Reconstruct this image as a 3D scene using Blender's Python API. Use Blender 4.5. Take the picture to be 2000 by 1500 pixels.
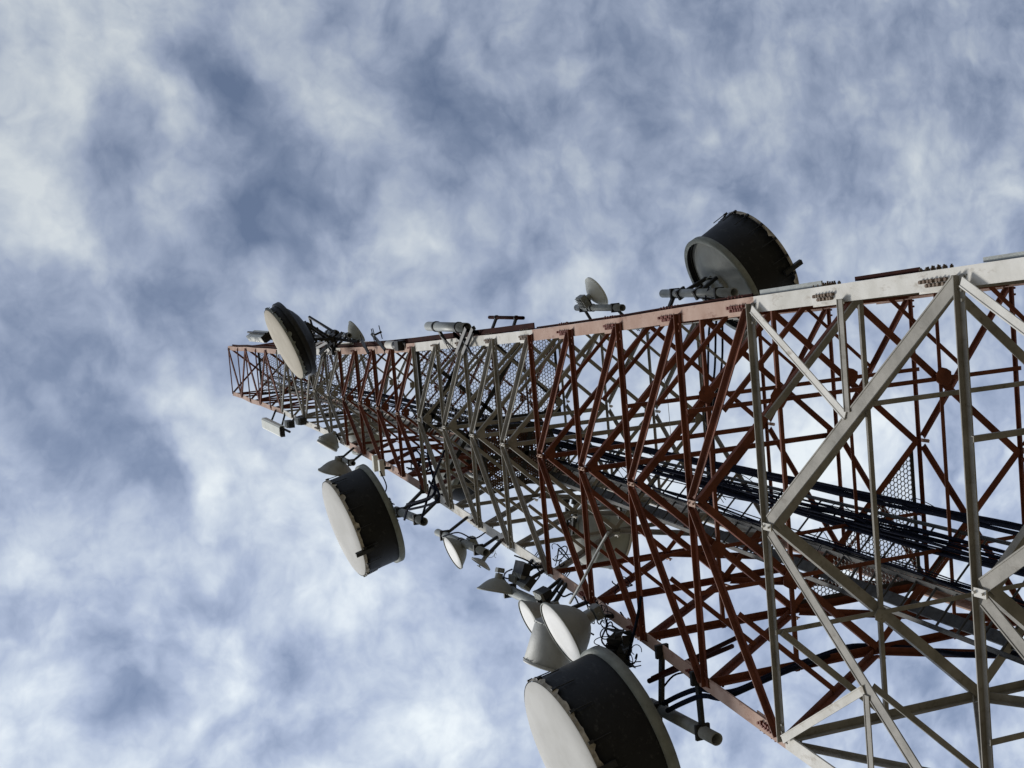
import bpy, math, random
from mathutils import Vector, Matrix
random.seed(7)
for o in list(bpy.data.objects): bpy.data.objects.remove(o)
S = bpy.context.scene
COL = S.collection
V = Vector

# ------------------------------------------------------------------ camera
CAM = V((2.6275, -9.1805, 0.0))
RX = V((-0.08471867, 0.92588162, -0.36819284))      # image right
RY = V((-0.99287545, -0.10951825, -0.04694782))     # image down
RZ = V((-0.08379196, 0.36159228, 0.92856337))       # viewing direction
FPX = 3000.0
cd = bpy.data.cameras.new('camera')
cam = bpy.data.objects.new('camera', cd); COL.objects.link(cam)
cd.sensor_width = 36; cd.lens = FPX / 2000 * 36
cd.clip_start = 0.05; cd.clip_end = 5000
cam.matrix_world = Matrix(((RX.x, -RY.x, -RZ.x, CAM.x), (RX.y, -RY.y, -RZ.y, CAM.y), (RX.z, -RY.z, -RZ.z, CAM.z), (0, 0, 0, 1)))
S.camera = cam
S.render.resolution_x = 1024; S.render.resolution_y = 768

def ray(px, py):
    return RX * ((px - 1000) / FPX) + RY * ((py - 750) / FPX) + RZ
def at(px, py, Y=None, X=None, Z=None):
    """real point on the line of sight at a known depth plane of the tower"""
    d = ray(px, py)
    if Y is not None: t = (Y - CAM.y) / d.y
    elif X is not None: t = (X - CAM.x) / d.x
    else: t = (Z - CAM.z) / d.z
    return CAM + d * t
def pd(px, py):                                     # sky-plane coordinates
    d = ray(px, py); return (d.x / d.z, d.y / d.z)

# ------------------------------------------------------------------ world
SUN_EL, SUN_AZ = math.radians(48), math.radians(215)   # azimuth clockwise from +Y
wd = bpy.data.worlds.new('World'); S.world = wd; wd.use_nodes = True
nt = wd.node_tree; nt.nodes.clear()
def N(tree, kind, **kw):
    n = tree.nodes.new(kind)
    for k, v in kw.items():
        if hasattr(n, k): setattr(n, k, v)
    return n
L = nt.links.new
out = N(nt, 'ShaderNodeOutputWorld'); bg = N(nt, 'ShaderNodeBackground'); bg.inputs[1].default_value = 0.1
L(bg.outputs[0], out.inputs[0])
sky = N(nt, 'ShaderNodeTexSky', sky_type='NISHITA', sun_disc=False)
sky.sun_elevation = SUN_EL; sky.sun_rotation = SUN_AZ; sky.air_density = 1.3; sky.dust_density = 1.5
tc = N(nt, 'ShaderNodeTexCoord'); sep = N(nt, 'ShaderNodeSeparateXYZ'); L(tc.outputs['Generated'], sep.inputs[0])
def math_(op, a, b=None, clamp=False):
    n = N(nt, 'ShaderNodeMath', operation=op); n.use_clamp = clamp
    for i, v in enumerate((a, b)):
        if v is None: continue
        if isinstance(v, (int, float)): n.inputs[i].default_value = v
        else: L(v, n.inputs[i])
    return n.outputs[0]
zc = math_('MAXIMUM', sep.outputs[2], 0.06)
px_ = math_('DIVIDE', sep.outputs[0], zc); py_ = math_('DIVIDE', sep.outputs[1], zc)
cmb = N(nt, 'ShaderNodeCombineXYZ'); L(px_, cmb.inputs[0]); L(py_, cmb.inputs[1])
def noise(vec, scale, detail, rough, dist=0.0, off=(0, 0, 0), stretch=None, rot=0):
    mp = N(nt, 'ShaderNodeMapping'); mp.inputs['Location'].default_value = off
    if stretch: mp.inputs['Scale'].default_value = stretch
    mp.inputs['Rotation'].default_value = (0, 0, rot)
    L(vec, mp.inputs[0])
    n = N(nt, 'ShaderNodeTexNoise'); n.inputs['Scale'].default_value = scale; n.inputs['Detail'].default_value = detail
    n.inputs['Roughness'].default_value = rough; n.inputs['Distortion'].default_value = dist
    L(mp.outputs[0], n.inputs['Vector']); return n
# warp the lookup so that the puffs get irregular, wispy edges
def warp(vec, scale, amt, det):
    wn = noise(vec, scale, det, 0.55)
    vm = N(nt, 'ShaderNodeVectorMath', operation='SCALE'); vm.inputs['Scale'].default_value = amt
    sb = N(nt, 'ShaderNodeVectorMath', operation='SUBTRACT'); L(wn.outputs['Color'], sb.inputs[0]); sb.inputs[1].default_value = (.5, .5, .5)
    L(sb.outputs[0], vm.inputs[0])
    ad = N(nt, 'ShaderNodeVectorMath', operation='ADD'); L(vec, ad.inputs[0]); L(vm.outputs[0], ad.inputs[1]); return ad.outputs[0]
P0 = warp(cmb.outputs[0], 10.0, .048, 4)
mid = noise(P0, 15.0, 6, 0.52, 0.0, (1.3, 4.4, 2)).outputs['Fac']
fine = noise(P0, 46.0, 6, 0.55, 0.0, (7.3, 2.4, 5)).outputs['Fac']
bil = noise(P0, 20.0, 4.5, 0.5, 0.0, (2.9, 8.1, 3)).outputs['Fac']
bil = math_('ABSOLUTE', math_('SUBTRACT', bil, .5))            # rounded puffs with darker creases between them
dens = math_('MULTIPLY', math_('SUBTRACT', mid, .5), 1.05)
dens = math_('ADD', dens, math_('MULTIPLY', math_('SUBTRACT', fine, .5), .50))
dens = math_('ADD', dens, math_('MULTIPLY', math_('SUBTRACT', bil, .075), 1.0))
dens = math_('ADD', dens, 0.53)
# cloud banks and blue gaps of this particular sky: (bearing given as image x, y, angular radius in px, amount)
BL = [(455,140,50,-.34),(480,210,60,-.26),(370,90,60,-.16),(180,310,75,-.30),(240,215,55,-.18),(490,400,95,-.34),(610,420,110,-.30),(460,455,50,-.12),(835,190,75,-.26),(860,95,45,-.16),
 (950,265,75,-.22),(950,545,50,-.34),(340,580,70,-.30),(130,620,90,-.16),(75,710,80,-.16),(1055,215,70,-.24),(1210,80,90,-.12),(1440,345,95,-.26),(1600,310,90,-.20),(1070,495,60,-.18),(1900,190,100,-.12),
 (60,60,170,.24),(230,80,150,.28),(60,320,130,.34),(70,430,70,.2),(345,400,65,.20),(540,75,75,.16),(650,230,95,.18),(450,270,60,.08),(790,490,110,.22),(880,450,60,.12),(620,570,90,.16),(700,90,60,.08),
 (1450,235,110,.16),(1560,130,80,.12),(1240,350,80,.16),(1330,240,60,.10),(1790,260,90,.12),(1800,430,130,.22),(1950,380,80,.2),(1600,490,90,.16),(1150,570,90,.16),
 (190,830,110,-.30),(290,960,55,-.28),(435,1140,55,-.30),(370,1225,60,-.18),(210,1395,55,-.36),(290,1370,60,-.26),(210,1270,40,-.2),(30,1190,45,-.22),(20,860,70,-.14),(610,1310,65,-.20),(610,1450,80,-.22),(880,1160,40,-.22),(950,1185,60,-.2),
 (170,1000,95,.18),(80,1050,80,.14),(430,890,80,.16),(600,890,120,.22),(540,1060,90,.16),(700,1190,110,.20),(100,1400,100,.20),(400,1390,80,.20),(860,1410,140,.16),(450,1290,60,.1),
 (1600,870,190,.42),(1260,880,150,.30),(1000,1000,90,.16),(1500,1210,140,-.10),(1820,1400,190,-.24),(1860,900,110,-.12),(1440,1440,80,-.12)]
for bx, by, br, amt in BL:
    cx, cy = pd(bx, by)
    d = N(nt, 'ShaderNodeVectorMath', operation='DISTANCE'); L(P0, d.inputs[0]); d.inputs[1].default_value = (cx, cy, 0)
    mr = N(nt, 'ShaderNodeMapRange', interpolation_type='SMOOTHSTEP')
    mr.inputs['From Min'].default_value = 0; mr.inputs['From Max'].default_value = br / FPX * 1.9
    mr.inputs['To Min'].default_value = amt; mr.inputs['To Max'].default_value = 0
    L(d.outputs['Value'], mr.inputs[0]); dens = math_('ADD', dens, mr.outputs[0])
# the deck is lit more strongly towards the side the sun stands on
a0 = V((*pd(700, 100), 0)); a1 = V((*pd(800, 1300), 0)); ax_ = (a1 - a0)
dt = N(nt, 'ShaderNodeVectorMath', operation='DOT_PRODUCT'); L(cmb.outputs[0], dt.inputs[0]); dt.inputs[1].default_value = tuple(ax_ / ax_.length_squared)
br_ = N(nt, 'ShaderNodeMapRange', interpolation_type='SMOOTHSTEP'); br_.inputs['From Min'].default_value = a0.dot(ax_) / ax_.length_squared; br_.inputs['From Max'].default_value = br_.inputs['From Min'].default_value + 1
br_.inputs['To Min'].default_value = 8.3; br_.inputs['To Max'].default_value = 11.6; L(dt.outputs['Value'], br_.inputs[0])
dens = math_('ADD', dens, math_('MULTIPLY', math_('SUBTRACT', br_.outputs[0], 9.4), .038))
ccol = N(nt, 'ShaderNodeValToRGB'); L(math_('MULTIPLY', dens, 1.0, True), ccol.inputs[0])
c2 = ccol.color_ramp
stops = [(0.0, (1.55, 2.12, 3.4)), (.25, (2.42, 3.05, 4.45)), (.5, (3.9, 4.6, 6.1)), (.75, (5.8, 6.5, 7.5)), (1.0, (7.9, 8.5, 8.9))]
c2.elements[0].position = 0; c2.elements[1].position = 1
c2.elements[0].color = tuple(x / 10 for x in stops[0][1]) + (1,); c2.elements[1].color = tuple(x / 10 for x in stops[-1][1]) + (1,)
for p, c in stops[1:-1]:
    q = c2.elements.new(p); q.color = tuple(x / 10 for x in c) + (1,)
sc = N(nt, 'ShaderNodeVectorMath', operation='SCALE'); L(br_.outputs[0], sc.inputs['Scale']); L(ccol.outputs[0], sc.inputs[0])
mx = N(nt, 'ShaderNodeMix', data_type='RGBA'); mx.inputs[0].default_value = .92
L(sky.outputs[0], mx.inputs[6]); L(sc.outputs[0], mx.inputs[7])
# below the horizon the sky plane has no meaning: plain sky colour
L(mx.outputs[2], bg.inputs[0])

sd = bpy.data.lights.new('sun', 'SUN'); sd.energy = 3.0; sd.angle = math.radians(12); sd.color = (1, .97, .92)
so = bpy.data.objects.new('sun', sd); COL.objects.link(so)
sdir = V((math.sin(SUN_AZ) * math.cos(SUN_EL), math.cos(SUN_AZ) * math.cos(SUN_EL), math.sin(SUN_EL)))
so.rotation_euler = sdir.to_track_quat('Z', 'Y').to_euler()
S.view_settings.view_transform = 'Standard'; S.view_settings.look = 'None'; S.view_settings.exposure = 0; S.view_settings.gamma = 1
S.render.engine = 'CYCLES'

# ------------------------------------------------------------------ materials
def mat(name, col, col2=None, rough=.6, metal=0.0, scale=6.0, bump=.15, stain=None, stain_amt=.35, spec=.18):
    m = bpy.data.materials.new(name); m.use_nodes = True
    t = m.node_tree; b = t.nodes['Principled BSDF']
    b.inputs['Roughness'].default_value = rough; b.inputs['Metallic'].default_value = metal
    b.inputs['Specular IOR Level'].default_value = spec
    co = t.nodes.new('ShaderNodeTexCoord')
    n1 = t.nodes.new('ShaderNodeTexNoise'); n1.inputs['Scale'].default_value = scale; n1.inputs['Detail'].default_value = 6; n1.inputs['Roughness'].default_value = .6
    t.links.new(co.outputs['Object'], n1.inputs['Vector'])
    r = t.nodes.new('ShaderNodeMapRange'); r.inputs['From Min'].default_value = .35; r.inputs['From Max'].default_value = .65
    t.links.new(n1.outputs['Fac'], r.inputs[0])
    mxx = t.nodes.new('ShaderNodeMix'); mxx.data_type = 'RGBA'
    c2 = col2 or tuple(c * .78 for c in col)
    mxx.inputs[6].default_value = (*c2, 1); mxx.inputs[7].default_value = (*col, 1)
    t.links.new(r.outputs[0], mxx.inputs[0]); last = mxx.outputs[2]
    if stain:
        n2 = t.nodes.new('ShaderNodeTexNoise'); n2.inputs['Scale'].default_value = scale * 2.7; n2.inputs['Detail'].default_value = 8; n2.inputs['Roughness'].default_value = .7
        mp = t.nodes.new('ShaderNodeMapping'); mp.inputs['Scale'].default_value = (1, 1, .35); mp.inputs['Location'].default_value = (5, 3, 1)
        t.links.new(co.outputs['Object'], mp.inputs[0]); t.links.new(mp.outputs[0], n2.inputs['Vector'])
        r2 = t.nodes.new('ShaderNodeMapRange'); r2.inputs['From Min'].default_value = .56; r2.inputs['From Max'].default_value = .70
        r2.inputs['To Max'].default_value = stain_amt
        t.links.new(n2.outputs['Fac'], r2.inputs[0])
        m3 = t.nodes.new('ShaderNodeMix'); m3.data_type = 'RGBA'; m3.inputs[7].default_value = (*stain, 1)
        t.links.new(r2.outputs[0], m3.inputs[0]); t.links.new(last, m3.inputs[6]); last = m3.outputs[2]
    t.links.new(last, b.inputs['Base Color'])
    if bump:
        bn = t.nodes.new('ShaderNodeBump'); bn.inputs['Strength'].default_value = bump; bn.inputs['Distance'].default_value = .01
        n3 = t.nodes.new('ShaderNodeTexNoise'); n3.inputs['Scale'].default_value = scale * 8; n3.inputs['Detail'].default_value = 4
        t.links.new(co.outputs['Object'], n3.inputs['Vector'])
        t.links.new(n3.outputs['Fac'], bn.inputs['Height']); t.links.new(bn.outputs[0], b.inputs['Normal'])
    return m
M_ = {
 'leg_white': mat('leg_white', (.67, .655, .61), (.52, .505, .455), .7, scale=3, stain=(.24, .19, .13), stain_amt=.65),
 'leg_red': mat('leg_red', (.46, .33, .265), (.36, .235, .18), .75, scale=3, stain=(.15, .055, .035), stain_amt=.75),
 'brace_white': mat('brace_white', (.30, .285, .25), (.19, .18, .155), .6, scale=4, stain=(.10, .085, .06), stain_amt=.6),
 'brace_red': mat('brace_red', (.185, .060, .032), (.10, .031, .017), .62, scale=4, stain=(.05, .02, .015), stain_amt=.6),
 'dark_red': mat('dark_red', (.035, .011, .008), (.02, .006, .005), .85, scale=4, spec=.05),
 'gal': mat('galvanised', (.30, .315, .30), (.22, .235, .225), .45, .35, scale=9, stain=(.13, .10, .07), stain_amt=.4),
 'pipe': mat('pipe_grey', (.27, .285, .275), (.20, .215, .205), .5, .1, scale=7, stain=(.16, .14, .11), stain_amt=.35),
 'steel_dark': mat('steel_dark', (.042, .043, .043), (.025, .026, .026), .5, .3, scale=12),
 'bolt': mat('bolt_rusty', (.19, .155, .12), (.10, .06, .04), .6, .3, scale=30),
 'bolt_red': mat('bolt_red', (.20, .06, .045), (.10, .03, .02), .6, .1, scale=30),
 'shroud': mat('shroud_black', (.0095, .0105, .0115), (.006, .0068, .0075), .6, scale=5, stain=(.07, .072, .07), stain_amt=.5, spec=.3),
 'radome': mat('radome_fabric', (.51, .505, .48), (.45, .445, .42), .8, scale=2.2, bump=.05, stain=(.38, .36, .31), stain_amt=.35),
 'radome_beige': mat('radome_beige', (.42, .385, .315), (.37, .335, .27), .8, scale=2.2, bump=.05),
 'torn': mat('torn_fabric', (.50, .47, .40), (.22, .20, .16), .9, scale=9),
 'radome_white': mat('radome_white', (.72, .72, .70), (.66, .66, .64), .6, scale=2, bump=.03),
 'back_grey': mat('reflector_grey', (.30, .315, .29), (.24, .25, .23), .6, scale=4, stain=(.13, .13, .11), stain_amt=.35),
 'ring': mat('rim_grey', (.24, .26, .235), (.17, .185, .165), .6, scale=6, stain=(.10, .08, .06), stain_amt=.45),
 'alu': mat('aluminium', (.40, .41, .40), (.32, .33, .32), .6, .15, scale=5, stain=(.2, .19, .17), stain_amt=.4),
 'plastic': mat('plastic_white', (.66, .68, .63), (.58, .60, .55), .5, scale=3, bump=.02),
 'lad': mat('ladder_steel', (.085, .087, .085), (.05, .05, .05), .6, .2, scale=12),
 'cable': mat('cable_black', (.013, .016, .030), (.007, .008, .014), .8, scale=20, bump=.05, spec=.03),
 'rust': mat('rusty_mesh', (.13, .065, .035), (.07, .035, .02), .8, scale=10),
 'wire': mat('mesh_wire', (.24, .245, .24), (.16, .16, .16), .5, .5, scale=20),
}

# ------------------------------------------------------------------ mesh helpers
class MB:
    def __init__(s): s.v = []; s.f = []; s.m = []; s.sm = []
    def add(s, vs, fs, mi=0, smooth=False):
        o = len(s.v); s.v += [V(p) for p in vs]
        for f in fs: s.f.append([i + o for i in f]); s.m.append(mi); s.sm.append(smooth)
    def prism(s, P, Q, prof, d1, d2, mi=0, Q1=None):
        """extrude a 2D profile (in d1,d2) from P to Q"""
        n = len(prof)
        vs = [P + d1 * a + d2 * b for a, b in prof] + [Q + d1 * a + d2 * b for a, b in prof]
        fs = [[i, (i + 1) % n, n + (i + 1) % n, n + i] for i in range(n)] + [list(range(n))[::-1], list(range(n, 2 * n))]
        s.add(vs, fs, mi)
    def frame(s, P, Q, d1, d2):
        a = (Q - P).normalized(); d1 = (d1 - a * d1.dot(a)).normalized(); d2 = d2 - a * d2.dot(a); d2 = (d2 - d1 * d2.dot(d1)).normalized()
        return d1, d2
    def ang(s, P, Q, d1, d2, s1, s2, t=.012, mi=0):
        d1, d2 = s.frame(P, Q, d1, d2)
        s.prism(P, Q, [(0, 0), (s1, 0), (s1, t), (t, t), (t, s2), (0, s2)], d1, d2, mi)
    def tee(s, P, Q, d1, d2, web, fl, t=.012, mi=0, fo=None):
        """web along d1, top flange both ways along d2"""
        d1, d2 = s.frame(P, Q, d1, d2); fo = fl if fo is None else fo
        s.prism(P, Q, [(0, -fo), (t, -fo), (t, -t / 2), (web, -t / 2), (web, t / 2), (t, t / 2), (t, fl), (0, fl)], d1, d2, mi)
    def bar(s, P, Q, d1, d2, a, b, mi=0):
        d1, d2 = s.frame(P, Q, d1, d2)
        s.prism(P, Q, [(-a / 2, -b / 2), (a / 2, -b / 2), (a / 2, b / 2), (-a / 2, b / 2)], d1, d2, mi)
    def box(s, C, ax, dims, mi=0):
        x, y, z = ax; a, b, c = [d / 2 for d in dims]
        vs = [C + x * (i * a) + y * (j * b) + z * (k * c) for i in (-1, 1) for j in (-1, 1) for k in (-1, 1)]
        s.add(vs, [[0, 1, 3, 2], [4, 6, 7, 5], [0, 4, 5, 1], [2, 3, 7, 6], [0, 2, 6, 4], [1, 5, 7, 3]], mi)
    def tube(s, P, Q, r, n=12, r2=None, cap=True, mi=0):
        a = (Q - P).normalized(); u = a.orthogonal().normalized(); w = a.cross(u); r2 = r if r2 is None else r2
        vs = [P + (u * math.cos(t) + w * math.sin(t)) * r for t in [2 * math.pi * i / n for i in range(n)]] + \
             [Q + (u * math.cos(t) + w * math.sin(t)) * r2 for t in [2 * math.pi * i / n for i in range(n)]]
        s.add(vs, [[i, (i + 1) % n, n + (i + 1) % n, n + i] for i in range(n)], mi, True)
        if cap: s.add(vs, [list(range(n))[::-1], list(range(n, 2 * n))], mi)
    def pipe(s, P, Q, r, n=20, wall=.008, mi=0):
        """open hollow pipe"""
        a = (Q - P).normalized(); u = a.orthogonal().normalized(); w = a.cross(u); vs = []
        for C, rr in ((P, r), (Q, r), (Q, r - wall), (P, r - wall)):
            vs += [C + (u * math.cos(t) + w * math.sin(t)) * rr for t in [2 * math.pi * i / n for i in range(n)]]
        fs = []
        for k in range(4):
            for i in range(n):
                j = (i + 1) % n; k2 = (k + 1) % 4
                fs.append([k * n + i, k * n + j, k2 * n + j, k2 * n + i])
        s.add(vs, fs, mi, True)
    def poly(s, pts, r, n=6, mi=0):
        """round cable through points, Catmull-Rom smoothed"""
        pts = [V(p) for p in pts]; pp = []
        for i in range(len(pts) - 1):
            p0 = pts[max(i - 1, 0)]; p1 = pts[i]; p2 = pts[i + 1]; p3 = pts[min(i + 2, len(pts) - 1)]
            st = 5 if len(pts) > 2 else 1
            for k in range(st):
                t = k / st
                pp.append(.5 * ((2 * p1) + (p2 - p0) * t + (2 * p0 - 5 * p1 + 4 * p2 - p3) * t * t + (3 * p1 - p0 - 3 * p2 + p3) * t ** 3))
        pp.append(pts[-1]); u = None; rings = []
        for i, p in enumerate(pp):
            a = (pp[min(i + 1, len(pp) - 1)] - pp[max(i - 1, 0)]).normalized()
            u = (a.orthogonal() if u is None else u - a * u.dot(a)).normalized(); w = a.cross(u)
            rings.append([p + (u * math.cos(t) + w * math.sin(t)) * r for t in [2 * math.pi * k / n for k in range(n)]])
        vs = [q for rg in rings for q in rg]; fs = []
        for i in range(len(rings) - 1):
            for k in range(n): fs.append([i * n + k, i * n + (k + 1) % n, (i + 1) * n + (k + 1) % n, (i + 1) * n + k])
        fs += [list(range(n))[::-1], [(len(rings) - 1) * n + k for k in range(n)]]
        s.add(vs, fs, mi, True)
    def lathe(s, C, n, prof, seg=48, mi=0, smooth=True, jit=0, close=False):
        """revolve (distance along n, radius) profile about axis n through C"""
        u = n.orthogonal().normalized() if abs(n.z) > .9 else V((0, 0, 1)).cross(n).normalized(); w = n.cross(u)
        vs = []
        for d, r in prof:
            for i in range(seg):
                t = 2 * math.pi * i / seg; rr = r; dd = d
                vs.append(C + n * dd + (u * math.cos(t) + w * math.sin(t)) * rr)
        fs = []
        for k in range(len(prof) - 1):
            for i in range(seg): fs.append([k * seg + i, k * seg + (i + 1) % seg, (k + 1) * seg + (i + 1) % seg, (k + 1) * seg + i])
        s.add(vs, fs, mi, smooth)
    def disc(s, C, n, r, seg=48, mi=0):
        u = V((0, 0, 1)).cross(n).normalized(); w = n.cross(u)
        s.add([C + (u * math.cos(2 * math.pi * i / seg) + w * math.sin(2 * math.pi * i / seg)) * r for i in range(seg)], [list(range(seg))], mi)
    def build(s, name, mats, parent=None, loc=None):
        if not isinstance(mats, (list, tuple)): mats = [mats]
        org = V((0, 0, 0))
        p = parent
        while p is not None: org = org + V(p.location); p = p.parent
        if loc is not None: org = V(loc)
        me = bpy.data.meshes.new(name)
        me.from_pydata([tuple(v - org) for v in s.v], [], s.f)
        for mm in mats: me.materials.append(M_[mm])
        me.polygons.foreach_set('material_index', s.m); me.polygons.foreach_set('use_smooth', s.sm)
        me.update()
        ob = bpy.data.objects.new(name, me); COL.objects.link(ob)
        if parent is not None: ob.parent = parent
        elif loc is not None: ob.location = org
        return ob
def thing(name, label, cat, loc, group=None):
    o = bpy.data.objects.new(name, None); COL.objects.link(o); o.location = loc
    o['label'] = label; o['category'] = cat
    if group: o['group'] = group
    o.empty_display_size = .2
    return o
def tag(o, label, cat, group=None):
    o['label'] = label; o['category'] = cat
    if group: o['group'] = group
    return o
X, Y, Z = V((1, 0, 0)), V((0, 1, 0)), V((0, 0, 1))

# ------------------------------------------------------------------ ground (below the camera)
GZ = -1.5
g = MB(); R_ = 1500
g.add([(-R_, -R_, GZ), (R_, -R_, GZ), (R_, R_, GZ), (-R_, R_, GZ)], [[0, 1, 2, 3]])
M_['ground'] = mat('ground_gravel', (.20, .16, .11), (.11, .10, .06), .95, scale=.6, bump=.3)
gr = g.build('ground', 'ground'); gr['kind'] = 'structure'

# ------------------------------------------------------------------ lattice tower
K = 1.0757
LV = {'n1':(8.737,4.424),'n2':(11.963,4.000),'n3':(13.596,3.781),'n4':(15.239,3.538),'n5':(16.816,3.332),'n6':(18.376,3.132),'n7':(19.973,2.945),'n8':(21.452,2.786),'n9':(22.979,2.618),'n10':(24.526,2.443),'n11':(26.013,2.290),'n12':(27.471,2.155),'n13':(28.900,2.042),'n14':(30.320,1.939),'n15':(31.759,1.819),'n16':(33.121,1.727),'t7':(34.473,1.659),'t6':(35.846,1.591),'t5':(37.183,1.487),'t4':(38.487,1.467),'t3':(39.789,1.419),'t2':(41.075,1.413),'t1':(42.358,1.334),'t0':(43.690,1.314)}
names = ['g', 'n0'] + list(LV)
LV['n0'] = (4.6, 4.97); LV['g'] = (GZ, 5.8)
zs = [LV[n][0] for n in names]; wsn = [LV[n][1] for n in names]
def wat(z):
    for i in range(len(zs) - 1):
        if z <= zs[i + 1]:
            t = (z - zs[i]) / (zs[i + 1] - zs[i]); return wsn[i] * (1 - t) + wsn[i + 1] * t
    return wsn[-1]
def corner(k, z):      # k: 0 A(+x,-y) 1 B(-x,-y) 2 C(-x,+y) 3 D(+x,+y)
    w = wat(z) / 2; sx = (1, -1, -1, 1)[k]; sy = (-1, -1, 1, 1)[k]
    return V((sx * w, sy * w * K, z))
def facemid(k, z): return (corner(k, z) + corner((k + 1) % 4, z)) / 2   # face 0 = AB, 1 = BC, 2 = CD, 3 = DA
FN = [V((0, -1, 0)), V((-1, 0, 0)), V((0, 1, 0)), V((1, 0, 0))]
def is_red(i):         # colour of the panel between level i and the level below it
    n = names[i]
    order = ['g', 'n0', 'n1', 'n2'] 
    if n in order: return False
    if n in ('n3', 'n4', 'n5', 'n6'): return True
    if n in ('n7', 'n8', 'n9', 'n10'): return False
    if n in ('n11', 'n12', 'n13', 'n14'): return True
    if n in ('n15', 'n16', 't7', 't6', 't5'): return False
    return True
def horiz_red(i):      # a horizontal takes the colour of the bracing that hangs below it, except at the change of band
    n = names[i]
    if n == 'n2': return False
    if n in ('n6', 'n14'): return True
    return is_red(i)
def legsize(z): return .145 if z < 25 else max(.112, .145 - (z - 25) * .0018)
def hsize(z): return max(.045, .078 - max(0, z - 12) * .001)

tower = thing('lattice_tower', 'tall red and white banded square steel lattice tower rising across the sky', 'tower', (0, 0, GZ))
KPAN = {n: None for n in names if n.startswith('n')}

parts = []       # (importance, part name, builder, mats)
def put(imp, name, mb, mats): parts.append((imp, name, mb, mats))

# legs with splices
for k in range(4):
    sx = (1, -1, -1, 1)[k]; sy = (-1, -1, 1, 1)[k]
    mb = MB()
    for i in range(1, len(names)):
        z0, z1 = zs[i - 1], zs[i]; s0 = legsize((z0 + z1) / 2)
        red = is_red(i)
        off = V((sx * s0 / 2, 0, 0))
        P = corner(k, z0) + off; Q = corner(k, z1) + off
        if i == len(names) - 1: Q = Q + Z * .12
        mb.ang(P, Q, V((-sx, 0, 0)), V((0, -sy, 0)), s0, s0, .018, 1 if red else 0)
    leg = mb.build('leg', ['leg_white', 'leg_red'], tower)
    # splice plates with bolts, on both flanges (outer faces)
    spl = [(i, zs[i] + .22) for i, n in enumerate(names) if n[0] == 'n' and n != 'n0' and not (zs[i] > 25 and k > 1)] + [(names.index('n2') - 1, 10.55)]
    for i, z0 in spl:
        s0 = legsize(z0); red = is_red(min(i + 1, len(names) - 1)); n = names[i]
        sb = MB(); c0 = corner(k, z0); c1 = corner(k, z0 + .5); ax = (c1 - c0).normalized()
        o = c0 + V((sx * s0 / 2, 0, 0))
        ff = V((-sx, 0, 0)); fy = V((0, sy, 0))
        big_ = zs[i] < 22
        # side flange plate (outside, +-x)
        for q in range(5 if big_ else 3):
            pc = o + ax * (.06 + q * .075)
            for rr in ((.04, .105) if big_ else (.07,)):
                p = pc + V((0, -sy * rr, 0))
                sb.tube(p, p + V((sx * .022, 0, 0)), .015, 6, mi=1)
                sb.tube(p + V((sx * .02, 0, 0)), p + V((sx * random.uniform(.03, .042), 0, 0)), .008, 6, mi=1)
        # front flange bolts: a short row towards the inner edge
        for row, cnt in ((.105, 7 if big_ else 5), (.148, 5 if big_ else 0)):
            for q in range(cnt):
                p = o + ff * (row * s0 / .205) + ax * (-.02 + q * .052 + (.03 if row > .12 else 0) + random.uniform(-.006, .006))
                sb.tube(p, p + fy * random.uniform(.022, .034), .015, 6, mi=1)
        sb.box(o + ff * (s0 * .80) - fy * .026 + ax * .12, (ff, fy, ax), (s0 * .62, .012, .5), 0)
        sb.build('splice_plate', ['leg_red' if red else 'leg_white', 'bolt_red' if red else 'bolt'], leg)
        sb2 = None

# stiffener bars bolted outside leg A (seen as a dark strip above it)
def strip(px0, px1, matn, k=0, off=.075):
    def zfor(px):   # height at which the leg crosses image column px
        lo, hi = 2.0, 43.6
        for _ in range(40):
            m = (lo + hi) / 2; q = corner(k, m) - CAM; u = q.dot(RX) / q.dot(RZ) * FPX + 1000
            if u > px: lo = m
            else: hi = m
        return lo
    z0, z1 = zfor(px1), zfor(px0); sx = (1, -1, -1, 1)[k]; sy = (-1, -1, 1, 1)[k]
    mb = MB(); zz = [z0] + [z for z in zs if z0 < z < z1] + [z1]
    for a, b in zip(zz[:-1], zz[1:]):
        s0 = legsize((a + b) / 2); o = V((sx * (s0 / 2 + .004), -sy * .03, 0))
        mb.ang(corner(k, a) + o, corner(k, b) + o, V((sx, 0, 0)), V((0, -sy, 0)), off, .06, .012)
    put(99, 'stiffener_bar', mb, matn)
strip(452, 690, 'dark_red', off=.05); strip(690, 1040, 'dark_red', off=.085); strip(1045, 1465, 'dark_red', off=.026); strip(1480, 1600, 'gal', off=.045)
strip(1665, 1790, 'dark_red', off=.035); strip(1915, 2300, 'gal', off=.035)

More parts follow.
